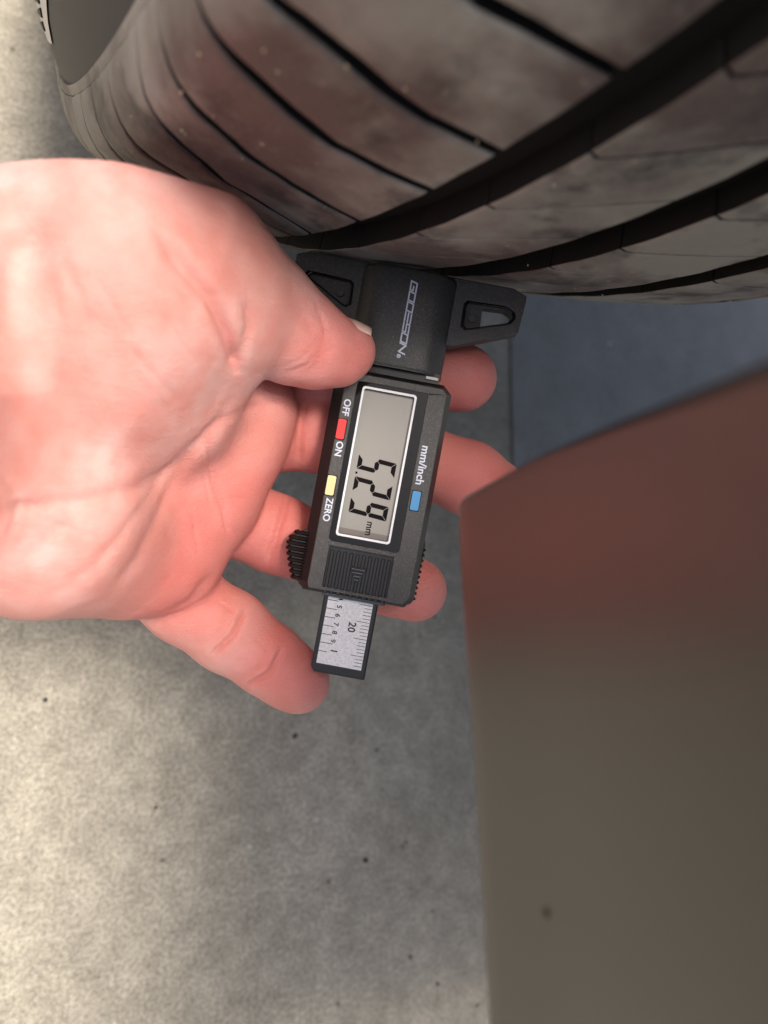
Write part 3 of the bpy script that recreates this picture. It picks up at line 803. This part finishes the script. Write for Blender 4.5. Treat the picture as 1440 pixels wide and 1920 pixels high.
# ------------------------------------------------------------------ car body panel beside the lens
def build_panel():
    P0 = pt(857, 936, 150)
    org = P0
    WM = frame(org, (1, 0, 0), (0, -1, 0), (0, 0, -1))
    down = np.array([pt(*q) - P0 for q in ((857, 936, 150), (860, 1050, 144), (868, 1180, 138.5), (878, 1300, 134.5), (890, 1500, 130), (902, 1700, 127), (915, 1920, 125), (930, 2400, 122), (960, 3600, 120))])
    dl = np.concatenate([[0], np.cumsum(np.linalg.norm(np.diff(down, axis=0), axis=1))])
    up = np.array([(0, 0, 0), (9.5, -6.3, -21), (15.5, -9.2, -46), (19.5, -10.9, -75), (25, -14, -110), (52, -22, -150), (82, -27, -172), (208, -7, -115), (739, 83, 156)], float)  # last points form an unseen hood, shaped to shade the floor
    ul = np.concatenate([[0], np.cumsum(np.linalg.norm(np.diff(up, axis=0), axis=1))])
    def sm(x, xs, ys):
        return np.array([np.interp(x, xs, ys[:, c]) for c in range(3)]).T
    cache = {}
    def curve(L, xs, ys):
        key = float(xs[-1])
        if key not in cache:
            xx = np.linspace(0, xs[-1], 500); c = sm(xx, xs, ys)
            for _ in range(60): c[1:-1] = .5 * c[1:-1] + .25 * (c[:-2] + c[2:])
            cache[key] = (xx, c)
        xx, c = cache[key]
        return np.array([np.interp(L, xx, c[:, k]) for k in range(3)]).T
    RR = 2.5
    def axis(total):
        # (distance along sheet, fold angle, flange length)
        out = [(0, 90, 14.0)] + [(RR * (1 - math.sin(math.radians(a))), a, 0) for a in (90, 75, 60, 45, 30, 15)]
        for d in np.concatenate([np.arange(RR, 130, 3.0), np.linspace(134, total, 22)]): out.append((d, 0, 0))
        return out
    As, At = axis(dl[-1]), axis(ul[-1])
    V = []
    for s, fs, ls in As:
        for t, ft, lt in At:
            p = curve(np.array([s]), dl, down)[0] + curve(np.array([t]), ul, up)[0]
            # gentle crown of the sheet
            dn = curve(np.array([s + 1]), dl, down)[0] - curve(np.array([max(s - 1, 0)]), dl, down)[0]
            du = curve(np.array([t + 1]), ul, up)[0] - curve(np.array([max(t - 1, 0)]), ul, up)[0]
            n = np.cross(dn, du); n /= np.linalg.norm(n)
            if n[0] > 0: n = -n
            back = RR * (1 - math.cos(math.radians(fs))) + ls + RR * (1 - math.cos(math.radians(ft))) + lt
            V.append(P0 + p - n * (back + (150 * np.clip((t - 85) / 40, 0, 1) if ls else 0)))  # upper flange, out of view, lengthened inboard to block light
    V = np.array(V); ns, nt = len(As), len(At)
    Vl = (V - org) * np.array([1, -1, -1]) / 1000
    o = obj('bumper', Vl, grid_faces(ns, nt), M['paint'], CAR, smooth=True)
    bpy.context.view_layer.update(); o.matrix_parent_inverse = CAR.matrix_world.inverted(); o.matrix_basis = WM; W = o
    bm = bmesh.new(); bm.from_mesh(o.data); bmesh.ops.recalc_face_normals(bm, faces=bm.faces); bm.to_mesh(o.data); bm.free()
    so_ = o.modifiers.new('thick', 'SOLIDIFY'); so_.thickness = .0012; so_.offset = 0
    vv = Vl * np.array([1, -1, -1]) * 1000 + org
    ii = np.hypot(vv[:, 0] / vv[:, 2] * F + 720 - 1032, vv[:, 1] / vv[:, 2] * F + 960 - 1720) + np.where(vv[:, 2] > 5, 2 * vv[:, 2], 1e6)
    ii = ii.argmin(); c = vv[ii]
    MB().ball((0, 0, 0), (1.0, 1.2, .9), 12, 8).build('dirt_spot', M['black'], W, smooth=True).location = (c - org) * np.array([1, -1, -1]) / 1000
    # unseen liner added over the tyre, run far inboard to block light
    a = np.linspace(-38, 700, 5)[:, None]; psi = np.radians(np.linspace(-16, -160, 40) - 180)[None, :]
    r = 372.0
    P = TC + a[..., None] * AX + r * (np.cos(psi)[..., None] * E1 + np.sin(psi)[..., None] * E2) * np.ones((5, 1, 1))
    P = P.reshape(-1, 3)
    o = obj('arch_liner_blocker', (P - org) * np.array([1, -1, -1]) / 1000, grid_faces(5, 40), M['satin'], CAR, smooth=True)
    o.matrix_parent_inverse = CAR.matrix_world.inverted(); o.matrix_basis = WM
    so_ = o.modifiers.new('thick', 'SOLIDIFY'); so_.thickness = .003; so_.offset = 0
build_panel()
